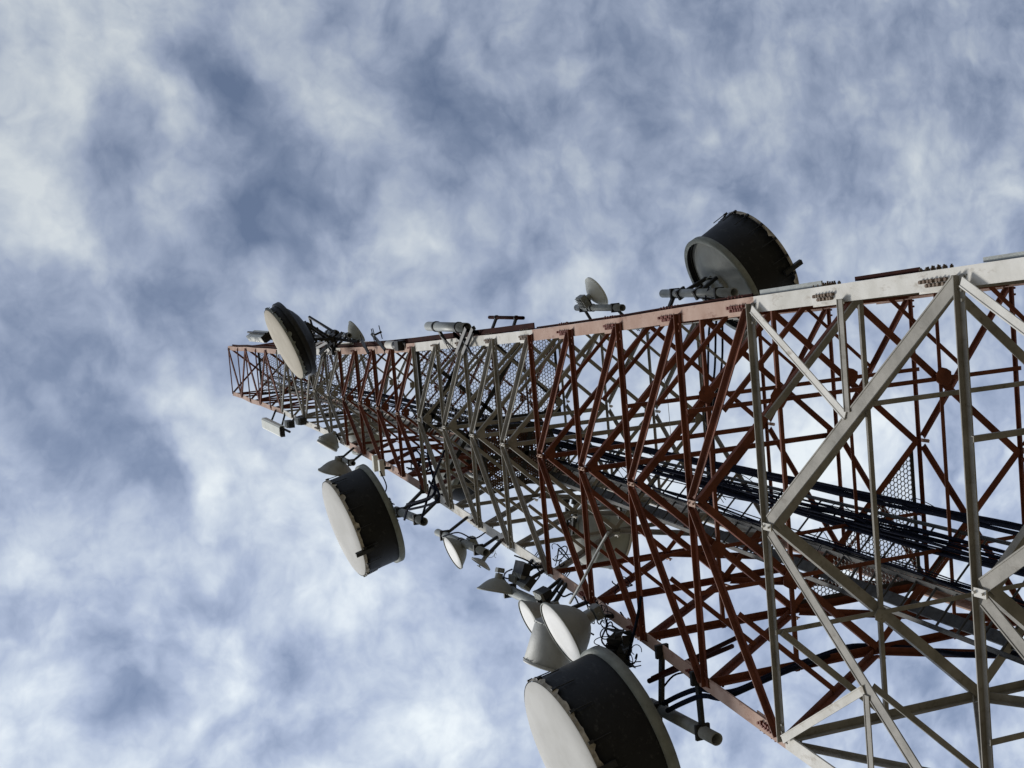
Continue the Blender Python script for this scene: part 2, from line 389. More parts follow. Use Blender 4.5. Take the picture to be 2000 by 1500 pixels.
# bracing on the four faces
def face_pts(k, i): return corner(k, zs[i]), corner((k + 1) % 4, zs[i])
def short(P, Q, a, b):
    d = (Q - P).normalized(); return P + d * a, Q - d * b
for k in range(4):
    n_ = FN[k]
    near = {0: 3, 1: 2, 2: 1, 3: 2}[k]
    for i in range(1, len(names)):
        nm = names[i]; z = zs[i]; P, Q = face_pts(k, i); s0 = hsize(z); ls = legsize(z)
        eo = n_ * .016
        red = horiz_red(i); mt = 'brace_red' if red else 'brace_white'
        a, b = short(P, Q, -.01 if z < 25 else .0, -.01 if z < 25 else 0)
        mb = MB(); f0 = .52 * s0
        if k == 0: mb.tee(a + eo + Z * s0 * .45, b + eo + Z * s0 * .45, -Z, -n_, s0 * .8, s0 * .35, .010, fo=s0 * (.62 if z < 36 else .3))
        elif k == 2: mb.ang(a + eo + Z * s0 * .4, b + eo + Z * s0 * .4, -Z, -n_, s0 * .62, s0 * .46, .009)
        else: mb.ang(a + eo + Z * s0 * .4, b + eo + Z * s0 * .4, -Z, -n_, s0 * 1.0, s0 * (1.05 if z < 17 else .75), .010)
        # bolt heads of the end joints
        if z < 24:
            for e in (a, b):
                dd = ((b - a) if e is a else (a - b)).normalized()
                for q in range(2):
                    p = e + dd * (.10 + q * .07) + eo - Z * .01; mb.tube(p, p + n_ * .022, .013, 6)
        put(100 * near / (z + 5), 'horizontal_beam', mb, mt)
        if nm.startswith('n') or nm == 'g':
            if i >= 1:
                Mp = facemid(k, z); red = is_red(i); mt = 'brace_red' if red else 'brace_white'
                if i > 1 or True:
                    for c, e in ((k, -1), ((k + 1) % 4, 1)):
                        T = corner(c, zs[i - 1])
                        side = (corner(c, z) - Mp).normalized()
                        st = Mp + side * .05 - Z * .05 + n_ * .030
                        en = T + n_ * .030 + (Mp - T).normalized() * .06
                        mb = MB(); ds = s0 * 1.3 if z > 13 else .112
                        inpl = (T - Mp).normalized().cross(n_)
                        if inpl.z < 0: inpl = -inpl
                        if k == 0 and z > 13: mb.tee(st + inpl * ds * .3, en + inpl * ds * .3, -inpl, -n_, ds * .56, .03, .010, fo=ds * .58)
                        elif k == 0: mb.tee(st + inpl * ds / 2, en + inpl * ds / 2, -inpl, -n_, ds, .05, .012, fo=.012)
                        elif k == 1: mb.ang(st + inpl * ds * .3, en + inpl * ds * .3, -inpl, -n_, ds * .75, ds * .75, .009)
                        else: mb.ang(st + inpl * ds * .3, en + inpl * ds * .3, -inpl, -n_, ds * .62, ds * .5, .009)
                        put(110 * near / (z + 5), 'diagonal_brace', mb, mt)
                # small plate at the middle node
                mb = MB(); pw = .065 if z < 14 else .042; ph = .15 if z < 22 else .10
                ux = (Q - P).normalized()
                mb.box(Mp + n_ * .052 - Z * .04, (ux, n_, Z), (pw, .012, ph))
                for q in (-1, 1):
                    p = Mp + n_ * .058 - Z * .04 + ux * .0 + Z * q * ph * .3; mb.tube(p, p + n_ * .02, .012, 6)
                put(60 * near / (z + 5), 'node_plate', mb, 'leg_red' if red else 'leg_white')
        else:   # upper zigzag: one diagonal per panel, alternating
            red = is_red(i); mt = 'brace_red' if red else 'brace_white'
            j = names.index('t0') - i
            up, lo = (k, (k + 1) % 4)
            flip = (j % 2 == 0)
            if k in (0, 2):
                U = corner(0 if k == 0 else 3, z) if flip else corner(1 if k == 0 else 2, z)
                D_ = corner(1 if k == 0 else 2, zs[i - 1]) if flip else corner(0 if k == 0 else 3, zs[i - 1])
            else:
                U = corner(k, z) if flip else corner((k + 1) % 4, z); D_ = corner((k + 1) % 4, zs[i - 1]) if flip else corner(k, zs[i - 1])
            mb = MB(); inpl = (D_ - U).normalized().cross(n_)
            if inpl.z < 0: inpl = -inpl
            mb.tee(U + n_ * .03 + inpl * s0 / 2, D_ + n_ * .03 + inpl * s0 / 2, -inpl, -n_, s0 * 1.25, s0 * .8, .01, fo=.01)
            put(110 * near / (z + 5), 'diagonal_brace', mb, mt)
    # secondary struts in the tall lower panels
    for i in (names.index('n2'), names.index('n1'), names.index('n0')):
        z = zs[i]; zl = zs[i - 1]; Mp = facemid(k, z)
        for c in (k, (k + 1) % 4):
            T = corner(c, zl); dm = (Mp * .5 + T * .5); lm = corner(c, (z + zl) / 2); lt = corner(c, z)
            mt = 'leg_white' if (k == 0) else 'brace_white'
            for A_, B_ in ((lt, dm), (lm, dm)):
                a, b = short(A_, B_, .05, .05); mb = MB(); inpl = (b - a).normalized().cross(n_)
                if inpl.z < 0: inpl = -inpl
                mb.tee(a + n_ * .045 + inpl * .05, b + n_ * .045 + inpl * .05, -inpl, -n_, .075, .045, .01, fo=.01)
                put(80 * near / (z + 5), 'secondary_strut', mb, 'brace_white' if A_ is lm else mt)
            hm = (T + facemid(k, zl)) / 2
# plan bracing
for i in range(1, len(names)):
    nm = names[i]; z = zs[i]
    if not nm.startswith('n'): 
        if nm in ('t6', 't4', 't2', 't0'):
            for k in (0, 1):
                mb = MB(); mb.ang(corner(k, z), corner(k + 2, z), Z, V((1, 1, 0)) if k else V((1, -1, 0)), .05, .05, .008)
                put(20, 'plan_brace', mb, 'brace_red' if is_red(i) else 'brace_white')
        continue
    red = horiz_red(i); mt = 'brace_red' if red else 'brace_white'; s0 = hsize(z) * (1.25 if z < 13 else 1.0 if z < 17 else .85 if z < 24 else .65)
    mids = [facemid(k, z) - Z * (.015 + .005 * k) for k in range(4)]
    ctr = V((0, 0, z))
    for k in range(4):
        a, b = short(mids[k], mids[(k + 1) % 4], .03, .03); b = V((b.x, b.y, a.z))
        inw = (ctr - (a + b) / 2).normalized(); mb = MB()
        mb.ang(a, b, Z, inw, s0 * .8, s0, .012)
        put(100 / (z + 3), 'plan_brace', mb, mt)
    if nm in ('n5', 'n6', 'n7', 'n8', 'n9'):
        mb = MB(); mb.ang(mids[0] + Z * .025, mids[2] + Z * .035, Z, -X, .05, .06, .01); put(90 / (z + 3), 'plan_brace', mb, mt)
    if nm in ('n1', 'n2', 'n3', 'n4'):
        G = [(mids[k] + mids[(k + 1) % 4]) / 2 for k in range(4)]   # mids: AB BC CD DA
        hx = wat(z) / 2; hy = hx * K
        for q in range(4):
            c = G[q]
            # strut to both face horizontals and to the neighbouring gusset
            tg_ = [V((c.x, math.copysign(hy, c.y), c.z)), V((math.copysign(hx, c.x), c.y, c.z))]
            if nm == 'n2' and c.y < 0:      # knee brace across this corner instead
                mb = MB(); mb.ang(tg_[0] - Z * .04, tg_[1] - Z * .04, Z, (ctr - c), .03, .06, .008); put(90 / (z + 3), 'plan_brace', mb, mt)
                if c.x > 0: tg_ = tg_[1:]
            for tgt in tg_:
                zo = Z * (.012 + .004 * q + .002 * (tgt.x == c.x)); tgt = V((tgt.x, tgt.y, c.z)); tgt = tgt + (tgt - V((c.x, c.y, c.z))).normalized() * .03; mb = MB(); mb.ang(c - zo, tgt - zo, Z, (ctr - c), .03, .045, .008); put(90 / (z + 3), 'plan_brace', mb, mt)
            mb = MB(); mb.ang(c - Z * (.022 + .003 * q), V((G[(q + 1) % 4].x, G[(q + 1) % 4].y, c.z)) - Z * (.022 + .003 * q), Z, (ctr - (c + G[(q + 1) % 4]) / 2), .03, .045, .008); put(90 / (z + 3), 'plan_brace', mb, mt)
            mb = MB(); r = .105 if red else .07
            mb.prism(c - Z * .052, c - Z * .044, [(r * math.cos(math.radians(22.5 + 45 * a)) * (1.1 if a % 2 else .85), r * math.sin(math.radians(22.5 + 45 * a))) for a in range(8)], X, Y)
            put(70 / (z + 3), 'gusset_plate', mb, mt)
    else:
        for k in (0, 2):
            mb = MB(); mb.box(mids[k] + V((0, -FN[k].y * .12, -.01)), (X, Y, Z), (.12, .10, .012)); put(30 / (z + 3), 'gusset_plate', mb, mt)
# hip struts joining the diagonals of neighbouring faces half way down each panel
for i in range(names.index('n1'), names.index('n11')):
    z, zl = zs[i], zs[i - 1]; mt = 'brace_red' if is_red(i) else 'brace_white'
    for c in range(4):
        T = corner(c, zl); a = (facemid((c - 1) % 4, z) + T) / 2; b = (facemid(c, z) + T) / 2
        inw = (V((0, 0, a.z)) - (a + b) / 2); mb = MB(); mb.ang(a, b, Z, inw, .03, .042 if z > 16 else .05, .007); put(60 / (z + 3), 'hip_strut', mb, mt)

cnt = {}
groups = {}
for p in parts: groups.setdefault(p[1], []).append(p)
for nm, lst in groups.items():
    lst.sort(key=lambda p: -p[0])
    for p in lst[:99]: p[2].build(nm, p[3], tower)
    rest = lst[99:]
    if rest:
        mats = sorted({p[3] for p in rest}); mb = MB()
        for p in rest:
            o = len(mb.v); mb.v += p[2].v; mb.f += [[a + o for a in f] for f in p[2].f]; mb.m += [mats.index(p[3])] * len(p[2].f); mb.sm += p[2].sm
        ob = mb.build(nm, mats, tower); ob['kind'] = 'stuff'

# ------------------------------------------------------------------ hexagonal mesh floors
def clip_in(poly, p):
    for a, b in zip(poly, poly[1:] + poly[:1]):
        if (b[0] - a[0]) * (p[1] - a[1]) - (b[1] - a[1]) * (p[0] - a[0]) < 0: return False
    return True
def hexmesh(mb, poly, z, pitch=.07, wd_=.011, hh=.012, rot=.0):
    xs = [p[0] for p in poly]; ys = [p[1] for p in poly]; cr_, sr = math.cos(rot), math.sin(rot)
    R = pitch / math.sqrt(3); ext = max(max(xs) - min(xs), max(ys) - min(ys)); cx, cy = (max(xs) + min(xs)) / 2, (max(ys) + min(ys)) / 2
    n = int(ext / pitch) + 4
    for a in range(-n, n + 1):
        for b in range(-n, n + 1):
            ux = pitch * (a + .5 * (b & 1)); uy = 1.5 * R * b
            for ang in (90, 210, 330):
                # wall from vertex: centre vertex of each cell top, three spokes
                vx, vy = ux, uy + R
                t = math.radians(ang); ex, ey = vx + R * math.cos(t), vy + R * math.sin(t)
                p = (cx + vx * cr_ - vy * sr, cy + vx * sr + vy * cr_); q = (cx + ex * cr_ - ey * sr, cy + ex * sr + ey * cr_)
                if clip_in(poly, p) and clip_in(poly, q):
                    mb.bar(V((p[0], p[1], z)), V((q[0], q[1], z)), V((q[1] - p[1], p[0] - q[0], 0)), Z, wd_, hh)
def platform(name, label, poly, z, pitch, mt='wire', joists=None, wd_=.011):
    t = thing(name, label, 'platform', (poly[0][0], poly[0][1], z))
    mb = MB(); hexmesh(mb, poly, z, pitch, wd_); mb.build('mesh_floor', mt, t)
    fr = MB()
    for a, b in zip(poly, poly[1:] + poly[:1]): fr.ang(V((*a, z - .05)), V((*b, z - .05)), Z, V((b[1] - a[1], a[0] - b[0], 0)) * -1, .05, .05, .008)
    fr.build('edge_frame', 'steel_dark', t)
    if joists:
        for a, b in joists:
            j = MB(); j.ang(V((*a, z - .10)), V((*b, z - .10)), Z, V((b[1] - a[1], a[0] - b[0], 0)), .08, .07, .01); j.build('joist', 'steel_dark', t)
    return t
z10 = LV['n10'][0] + .12; h = wat(z10) / 2 - .03; H = h * K
jo = [((-h * .25, -H), (h, -H * .25 + 0)), ((-h * .9, -H * .75), (h, H * .55)), ((-h * .5, H * .5), (h * .8, -H * .8)), ((0, H), (h, H * .1)), ((-h, -.2), (0.1, H)), ((h * .1, -H), (-h * .6, -H * .1))]
platform('work_platform', 'hexagonal wire mesh work platform filling the tower behind the middle white band', [(-h * .15, -H), (h, -H), (h, H), (-h * .15, H)], z10, .062, joists=jo, wd_=.009)
zz = LV['n9'][0] + .1; h9 = wat(zz) / 2 - .05
platform('rest_platform', 'rust brown mesh platform below the wire mesh deck inside the tower', [(-h9 * .95, -.75), (-h9 * .05, -.9), (-h9 * .1, .35), (-h9 * .8, .7)], zz, .045, 'rust', wd_=.018,
         joists=[((-h9 * .9, -.2), (-.1, .1)), ((-h9 * .5, -.8), (-h9 * .5, .5))])
z4 = LV['n4'][0] + .1; h4 = wat(z4) / 2 - .05
platform('corner_platform', 'small triangular wire mesh platform at the far tower corner beside the cables', [(-.05, h4 * K), (-h4, h4 * K), (-h4, .05)], z4, .058, wd_=.008)
z2_ = LV['t3'][0]; h2_ = wat(z2_) / 2 - .03
platform('top_platform', 'fine wire mesh platform near the red top of the tower', [(-h2_ * .7, -h2_ * K), (h2_, -h2_ * K), (h2_, h2_ * K), (-h2_ * .7, h2_ * K)], z2_, .06, wd_=.008)
z7_ = LV['t7'][0]; h7_ = wat(z7_) / 2 - .03
platform('upper_platform', 'mesh platform in the upper white band below the top dish', [(-h7_ * .9, -h7_ * K * .6), (h7_, -h7_ * K), (h7_, h7_ * K), (-h7_ * .9, h7_ * K)], z7_, .07)

# ------------------------------------------------------------------ cable ladder on the far left side
def lad(t, z, out=0.0):
    w = wat(z) / 2; a = V((0, w * K, z)); b = V((-w, 0, z)); n = V((b.y - a.y, a.x - b.x, 0)).normalized()
    p = a.lerp(b, t); c = V((0, 0, z)) - p; c.z = 0
    return p + c.normalized() * out
zl_ = [GZ, 2, 5] + [z for z in zs if z > 7]
lt = thing('cable_ladder', 'long grey cable ladder carrying the black feeder cables up inside the tower', 'cable ladder', lad(.5, GZ))
for t_ in (.42, .66):
    mb = MB()
    for a, b in zip(zl_[:-1], zl_[1:]): mb.bar(lad(t_, a, .05), lad(t_, b, .05), X, Y, .035, .035)
    mb.build('rail', 'lad', lt)
z = 6.0; nr = 0; rung_rest = MB()
while z < 42:
    mb = MB() if nr < 99 else rung_rest
    mb.tube(lad(.42, z, .05), lad(.66, z, .05), .012, 6)
    if nr < 99: mb.build('rung', 'lad', lt)
    nr += 1; z += .42 if z < 30 else .5
if rung_rest.v:
    q = rung_rest.build('rung', 'lad', lt); q['kind'] = 'stuff'
tt = thing('climbing_ladder', 'grey climbing ladder with flat side rails beside the feeder cables', 'ladder', lad(.78, GZ))
for t_ in (.70, .86):
    mb = MB()
    for a, b in zip(zl_[:-1], zl_[1:]): mb.bar(lad(t_, a, .12), lad(t_, b, .12), X, Y, .05, .02)
    mb.build('side_rail', 'lad', tt)
z = 6.0; nr = 0; rr_ = MB()
while z < 43:
    mb = MB() if nr < 99 else rr_
    mb.tube(lad(.70, z, .12), lad(.86, z, .12), .014, 6)
    if nr < 99: mb.build('rung', 'lad', tt)
    nr += 1; z += .33
if rr_.v:
    q = rr_.build('rung', 'lad', tt); q['kind'] = 'stuff'
plank = MB()
for a, b in zip(zl_[:-1], zl_[1:]):
    if b < 26: plank.bar(lad(.78, a, .02), lad(.78, b, .02), V((1, -1, 0)), V((1, 1, 0)), .03, .13)
plank.build('back_tray', 'lad', tt)
ORD = ['first', 'second', 'third', 'fourth', 'fifth', 'sixth', 'seventh', 'eighth', 'ninth', 'tenth', 'eleventh', 'twelfth', 'thirteenth', 'fourteenth', 'fifteenth', 'sixteenth', 'seventeenth', 'eighteenth', 'nineteenth', 'twentieth']
ends = [42, 38.5, 36, 34, 33, 31, 30, 28, 27, 26, 25, 24.5, 24, 22, 21, 43, 41, 37, 35, 29, 28.5, 25.5, 23]
for j in range(23):
    t_ = .34 + .0 if j < 3 else (.455 + (j - 3) * .0068 if j < 18 else .635 + (j - 18) * .012); wob = random.uniform(0, 6)
    top = ends[j]; rad = .026 if j < 3 else random.choice((.008, .010, .013, .018))
    out = .14 if j < 3 else .08 + random.uniform(0, .09)
    mb = MB(); pts = []
    z = GZ
    while z < top:
        pts.append(lad(t_ + (j * .018 if j < 3 else 0) + random.uniform(-.006, .006) + (0 if j < 3 else .009 * math.sin(z * .7 + wob)), z, out + random.uniform(-.02, .02))); z += .85
    mb.poly(pts, rad, 6)
    if j < 3: lb = ('outermost', 'middle', 'innermost')[j] + ' of the three thick black waveguide cables along the upper edge of the cable ladder'
    else: lb = '%s thin black feeder cable counted from the thick ones on the cable ladder' % ORD[j - 3]
    tag(mb.build('waveguide_cable' if j < 3 else 'feeder_cable', 'cable', loc=pts[0]), lb, 'cable', 'thick cables on the upper edge of the cable ladder' if j < 3 else 'thin feeder cables on the cable ladder rungs')
def cable(pts, r, label, mt='cable', name='feeder_cable', cat='cable'):
    mb = MB(); mb.poly(pts, r, 8); return tag(mb.build(name, mt, loc=pts[0]), label, cat)

# ------------------------------------------------------------------ antennas
def vdir(px, py): return None
def legpt(k, z): return corner(k, z)
def arm(mb, P, Q, s=.06, mi=0): mb.bar(P, Q, Z if abs((Q - P).normalized().z) < .9 else X, X if abs((Q - P).normalized().x) < .9 else Y, s, s, mi)
def drum(label, C, az, r, Ls, face='radome', tail=.28, ring_r=None, torn=True, rods=14, shroud='shroud', back='back_grey', pipe=None, leg=None, flare=1.0, deep=0.0, drip=None, cone=.45, dark_edge=False, seg=64, group=None, rimw=.045):
    """big shrouded dish; C = centre of the radome, az = pointing direction in degrees, Ls = shroud length"""
    n = V((math.cos(math.radians(az)), math.sin(math.radians(az)), 0)); u = Z.cross(n).normalized()
    B = C - n * Ls
    t = thing('drum_antenna', label, 'dish antenna', B - n * tail, group)
    rb = r / flare
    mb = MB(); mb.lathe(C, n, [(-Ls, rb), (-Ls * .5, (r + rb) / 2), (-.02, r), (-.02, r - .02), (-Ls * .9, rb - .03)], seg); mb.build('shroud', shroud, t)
    f = MB(); f.lathe(C, n, [(0, r * 1.005), (.012, r * .985), (.02, r * .6), (.024, r * .001)], seg); f.lathe(C, n, [(0, r * 1.012), (-.05, r * 1.014)], seg); f.build('radome', face, t)
    # fabric edge folded back over the shroud, ragged
    if torn:
        e_ = MB(); vs = []; sg = 120; uu = u; ww = n.cross(uu)
        for i in range(sg):
            a = 2 * math.pi * i / sg; d0 = (uu * math.cos(a) + ww * math.sin(a)); dep = .040 + (random.random() ** 4) * .055 + .008 * math.sin(a * 5.3) ** 2
            lift = random.uniform(.004, .022)
            vs += [C + d0 * r * 1.016, C + d0 * (r + .015 + lift) - n * dep]
        e_.add(vs, [[2 * i, 2 * ((i + 1) % sg), 2 * ((i + 1) % sg) + 1, 2 * i + 1] for i in range(sg)])
        e_.build('folded_edge', 'ring' if dark_edge else 'torn', t)
    for i in range(rods):
        rd = MB(); a = 2 * math.pi * (i + .3) / rods; d0 = u * math.cos(a) + n.cross(u) * math.sin(a)
        rd.tube(C + d0 * (r + .035) - n * .02, C + d0 * (r + .02) - n * min(Ls * .42, .3), .007, 5)
        rd.box(C + d0 * (r + .03) - n * .05, (d0, n.cross(d0), n), (.03, .035, .06)); rd.build('tension_rod', 'steel_dark', t)
    rg = MB(); rg.lathe(B, n, [(-.02, rb - .02), (-.02, rb + .045), (rimw + .03, rb + .045), (rimw + .03, rb - .005)], seg); rg.build('rim_ring', 'steel_dark' if dark_edge else 'ring', t)
    # reflector back: shallow bowl and hub
    bk = MB(); hr = r * .30
    prof = [(.01, rb - .02)] + [(-tail * cone * (1 - (q / 6) ** 2) - 0.0, hr + (rb - .03 - hr) * (q / 6)) for q in range(6, -1, -1)][0:] 
    prof = [(-.015 + deep, rb - .02)] + [(deep - tail * cone * (1 - q * q), hr + (rb - .03 - hr) * q) for q in (.95, .8, .6, .4, .2, 0)] + [(deep - tail * cone, .001)]
    bk.lathe(B, n, prof, seg); bk.build('reflector', back, t)
    hb = MB(); hb.lathe(B, n, [(deep - tail * cone, hr), (deep - tail * cone - .05, hr), (deep - tail * cone - .05, hr * .55), (deep - tail * cone - .02, hr * .5), (deep - tail * cone - .02, .001)], 32)
    for i in range(12):
        a = 2 * math.pi * i / 12; d0 = u * math.cos(a) + n.cross(u) * math.sin(a); p = B + n * (deep - tail * cone - .05) + d0 * hr * .92; hb.tube(p, p - n * .03, .013, 6)
    hb.build('hub_ring', back, t)
    if pipe is not None:
        P, Q, pr = pipe
        pm = MB(); pm.pipe(P, Q, pr, 24, .01); pm.build('mounting_pipe', 'pipe', t)
        hc = B + n * (deep - tail * cone - .05); fr = MB()
        ax = (Q - P).normalized()
        for sgn in (-1, 1):
            for s2 in (-1, 1):
                tgt = P + ax * ((hc - P).dot(ax) + sgn * r * .32)
                arm(fr, hc + u * s2 * hr * .8 + Z * sgn * hr * .6, tgt, .05)
            tg = P + ax * ((hc - P).dot(ax) + sgn * r * .32)
            fr.box(tg, (n, u, ax), (pr * 2.6, pr * 2.3, .05))
        arm(fr, hc + u * hr * .8 + Z * hr * .6, hc + u * hr * .8 - Z * hr * .6, .05); arm(fr, hc - u * hr * .8 + Z * hr * .6, hc - u * hr * .8 - Z * hr * .6, .05)
        fr.build('mount_frame', 'steel_dark', t)
        if leg is not None:
            for s_ in (.2, .82):
                br = MB(); p = P.lerp(Q, s_); L_ = corner(leg, p.z); br.bar(p, L_, Z, X, .075, .04); br.box(p, (X, Y, Z), (pr * 2.4, pr * 2.4, .04)); br.box(L_, (X, Y, Z), (.15, .15, .05))
                br.build('leg_bracket', 'steel_dark', t)
    if drip is not None:
        a = math.radians(drip); d0 = u * math.cos(a) + n.cross(u) * math.sin(a)
        dp = MB(); dp.bar(C + d0 * (r + .03) - n * .20, C + d0 * (r + .03) + n * .13, d0, n.cross(d0), .06, .07); dp.build('drain_spout', 'steel_dark', t)
    return t
def dirn(az): return V((math.cos(math.radians(az)), math.sin(math.radians(az)), 0))
# vertical pipe from its lower image end; length in metres
def vpipe(px, py, Yd, ln): P = at(px, py, Y=Yd); return P, P + Z * ln

C1 = at(554, 673, Y=-2.2)
pp = vpipe(640, 662, -1.25, 1.9)
d1 = drum('beige faced black shrouded dish nearest the red top of the tower', C1, 248.5, .765, .27, face='radome_beige', back='shroud', tail=.40, cone=.68, dark_edge=True, pipe=(*pp, .05), leg=0, rods=9, flare=1.0, torn=True)
fr = MB()
hub = C1 - dirn(248.5) * .6
for a_, b_ in (((604, 619), (655, 650)), ((604, 619), (618, 668)), ((655, 650), (618, 672))):
    fr.bar(at(*a_, Y=-1.35), at(*b_, Y=-1.1), Z, X, .045, .045)
fr.bar(at(618, 640, Y=-1.3), at(650, 690, Y=-1.0), Z, X, .05, .05); fr.bar(at(625, 690, Y=-1.3), at(668, 650, Y=-1.0), Z, X, .05, .05)
fr.bar(at(610, 655, Y=-1.4), at(700, 668, Y=-1.0), Z, X, .06, .06)
fr.build('strut_frame', 'steel_dark', d1)

C2 = at(671, 1033, Y=-2.5)
P2 = at(828, 1019, Y=-1.75)
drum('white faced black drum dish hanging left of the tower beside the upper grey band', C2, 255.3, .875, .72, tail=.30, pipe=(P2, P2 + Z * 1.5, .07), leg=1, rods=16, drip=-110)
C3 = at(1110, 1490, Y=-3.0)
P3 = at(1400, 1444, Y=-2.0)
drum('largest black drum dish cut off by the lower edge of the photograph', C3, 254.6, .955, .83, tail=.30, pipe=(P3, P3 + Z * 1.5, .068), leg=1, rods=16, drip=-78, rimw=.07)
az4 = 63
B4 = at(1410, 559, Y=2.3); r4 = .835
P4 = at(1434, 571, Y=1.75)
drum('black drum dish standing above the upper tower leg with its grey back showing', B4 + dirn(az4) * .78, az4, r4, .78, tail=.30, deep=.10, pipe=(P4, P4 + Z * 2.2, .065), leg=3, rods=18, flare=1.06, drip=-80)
# far dishes seen through the lattice
drum('pale grey drum dish behind the lower red bracing, below the cable ladder', at(1205, 1045, Y=2.35), 105, .62, .55, shroud='back_grey', tail=.35, cone=.9, torn=False, rods=0, pipe=(at(1230, 1010, Y=1.5), at(1230, 1010, Y=1.5) + Z * 1.6, .05), leg=2)
drum('dark drum dish behind the middle grey band, half hidden by the bracing', at(925, 925, Y=1.0), 115, .62, .55, tail=.3, torn=False, rods=0, pipe=(at(945, 935, Y=.6), at(945, 935, Y=.6) + Z * 1.6, .05), leg=2)
drum('grey drum dish behind the upper red bracing over the white dish pair', at(735, 845, Y=1.2), 110, .6, .4, shroud='back_grey', tail=.35, cone=.9, torn=False, rods=0, pipe=(at(760, 850, Y=.9), at(760, 850, Y=.9) + Z * 1.5, .05), leg=2)

def small_dish(label, C, n, r, dp, face='radome_white', back='back_grey', rimd=.03, odu=None, pipe=None, leg=None, shroud=0, boxat=None, name='dish_antenna', opened=False):
    n = V(n).normalized(); u = (Z.cross(n) if abs(n.z) < .95 else X).normalized(); w = n.cross(u)
    t = thing(name, label, 'dish antenna', C - n * (dp + shroud))
    B = C - n * shroud
    bk = MB(); prof = []
    if shroud: prof += [(0, r), (-shroud * .98, r * .97)]
    prof2 = [(-shroud - rimd * 0, r * (1.0 if not shroud else .97))] + [(-shroud - dp * (1 - q * q), max(r * .97 * q, .001)) for q in (.93, .8, .65, .5, .35, .2, .12, 0)]
    bk.lathe(C, n, prof2, 40); 
    bk.lathe(C, n, [(-shroud, r), (-shroud, r * 1.03), (-shroud + .025, r * 1.03), (-shroud + .025, r)], 40)
    bk.build('reflector', back, t)
    if shroud:
        sh = MB(); sh.lathe(C, n, [(-shroud, r), (0, r), (0, r - .012), (-shroud, r - .012)], 48)
        sh.lathe(C, n, [(-.03, r + .006), (0, r + .006)], 48)
        for q in range(16):
            a = 2 * math.pi * q / 16; d0 = u * math.cos(a) + w * math.sin(a)
            for dd in (.03, shroud - .03): sh.tube(C - n * dd + d0 * r, C - n * dd + d0 * (r + .012), .007, 5)
        sh.build('shroud', back, t)
    if not opened:
        f = MB(); f.lathe(C, n, [(-.004, r * 1.0), (.012, r * .985), (.022, r * .5), (.024, .001)], 40); f.build('radome', face, t)
    else:
        f = MB(); f.tube(C - n * dp * .8, C + n * r * .35, .012, 8); f.tube(C + n * r * .33, C + n * r * .40, .035, 10); f.build('feed_horn', 'gal', t)
    hc = C - n * (shroud + dp)
    hb = MB(); hb.tube(hc + n * dp * .25, hc - n * .06, r * .22, 16, r * .2); hb.build('hub', 'gal', t)
    end = hc - n * .05
    if odu:
        ob = MB(); oc = end - n * odu * .45 + u * 0
        ob.box(oc, (n, u, w), (odu * .5, odu, odu))
        for q in range(7): ob.box(oc - n * odu * .32 + u * ((q - 3) * odu * .14), (n, u, w), (odu * .16, .01, odu * .9))
        ob.tube(oc - w * odu * .5, oc - w * odu * .75, .02, 8)
        ob.build('radio_unit', 'pipe', t)
    if pipe is not None:
        P, Q, pr = pipe
        pm = MB(); pm.pipe(P, Q, pr, 18, .006)
        pm.build('mounting_pipe', 'pipe', t)
        ax = (Q - P).normalized(); s_ = max(.1, min((Q - P).length - .1, (end - P).dot(ax))); tg = P + ax * s_
        fr = MB(); fr.bar(end, tg, ax, u, .09, .035); fr.bar(end + w * .06, tg + ax * .09, ax, u, .03, .05)
        for q in (-.05, .07):
            fr.lathe(tg + ax * q, ax, [(-.012, pr + .003), (-.012, pr + .012), (.012, pr + .012), (.012, pr + .003)], 16)
        fr.build('pipe_clamp', 'steel_dark', t)
        if leg is not None:
            for sq in (.15, .85):
                br = MB(); p = P.lerp(Q, sq); L_ = corner(leg, p.z); br.bar(p, L_, Z, X, .05, .035); br.box(p, (X, Y, Z), (pr * 2.6, pr * 2.6, .035))
                d = (L_ - p).normalized()
                for e_ in (-1, 1): br.tube(L_ + Z * .03 * e_ - d * .16, L_ + Z * .03 * e_ + d * .16, .007, 5)
                br.build('leg_bracket', 'steel_dark', t)
    elif leg is not None:
        br = MB(); L_ = corner(leg, end.z); br.bar(end, L_, Z, X, .05, .04); br.build('leg_bracket', 'steel_dark', t)
    return t
# dish with radio above the upper leg
c = at(1164, 571, Y=1.3); n1_ = dirn(62)
p_ = at(1216, 601, Y=1.2)
small_dish('small greenish dish with square radio, facing away above the upper tower leg', c, n1_, .27, .13, face='plastic', back='plastic', odu=.20, pipe=(p_, p_ + Z * 1.75, .055), leg=3)
# half hidden small dish near the top
small_dish('small grey dish half hidden by brackets right of the beige dish', at(696, 648, Y=.9), dirn(60), .30, .2, pipe=(at(706, 668, Y=.8), at(706, 668, Y=.8) + Z * 1.0, .04), leg=3)
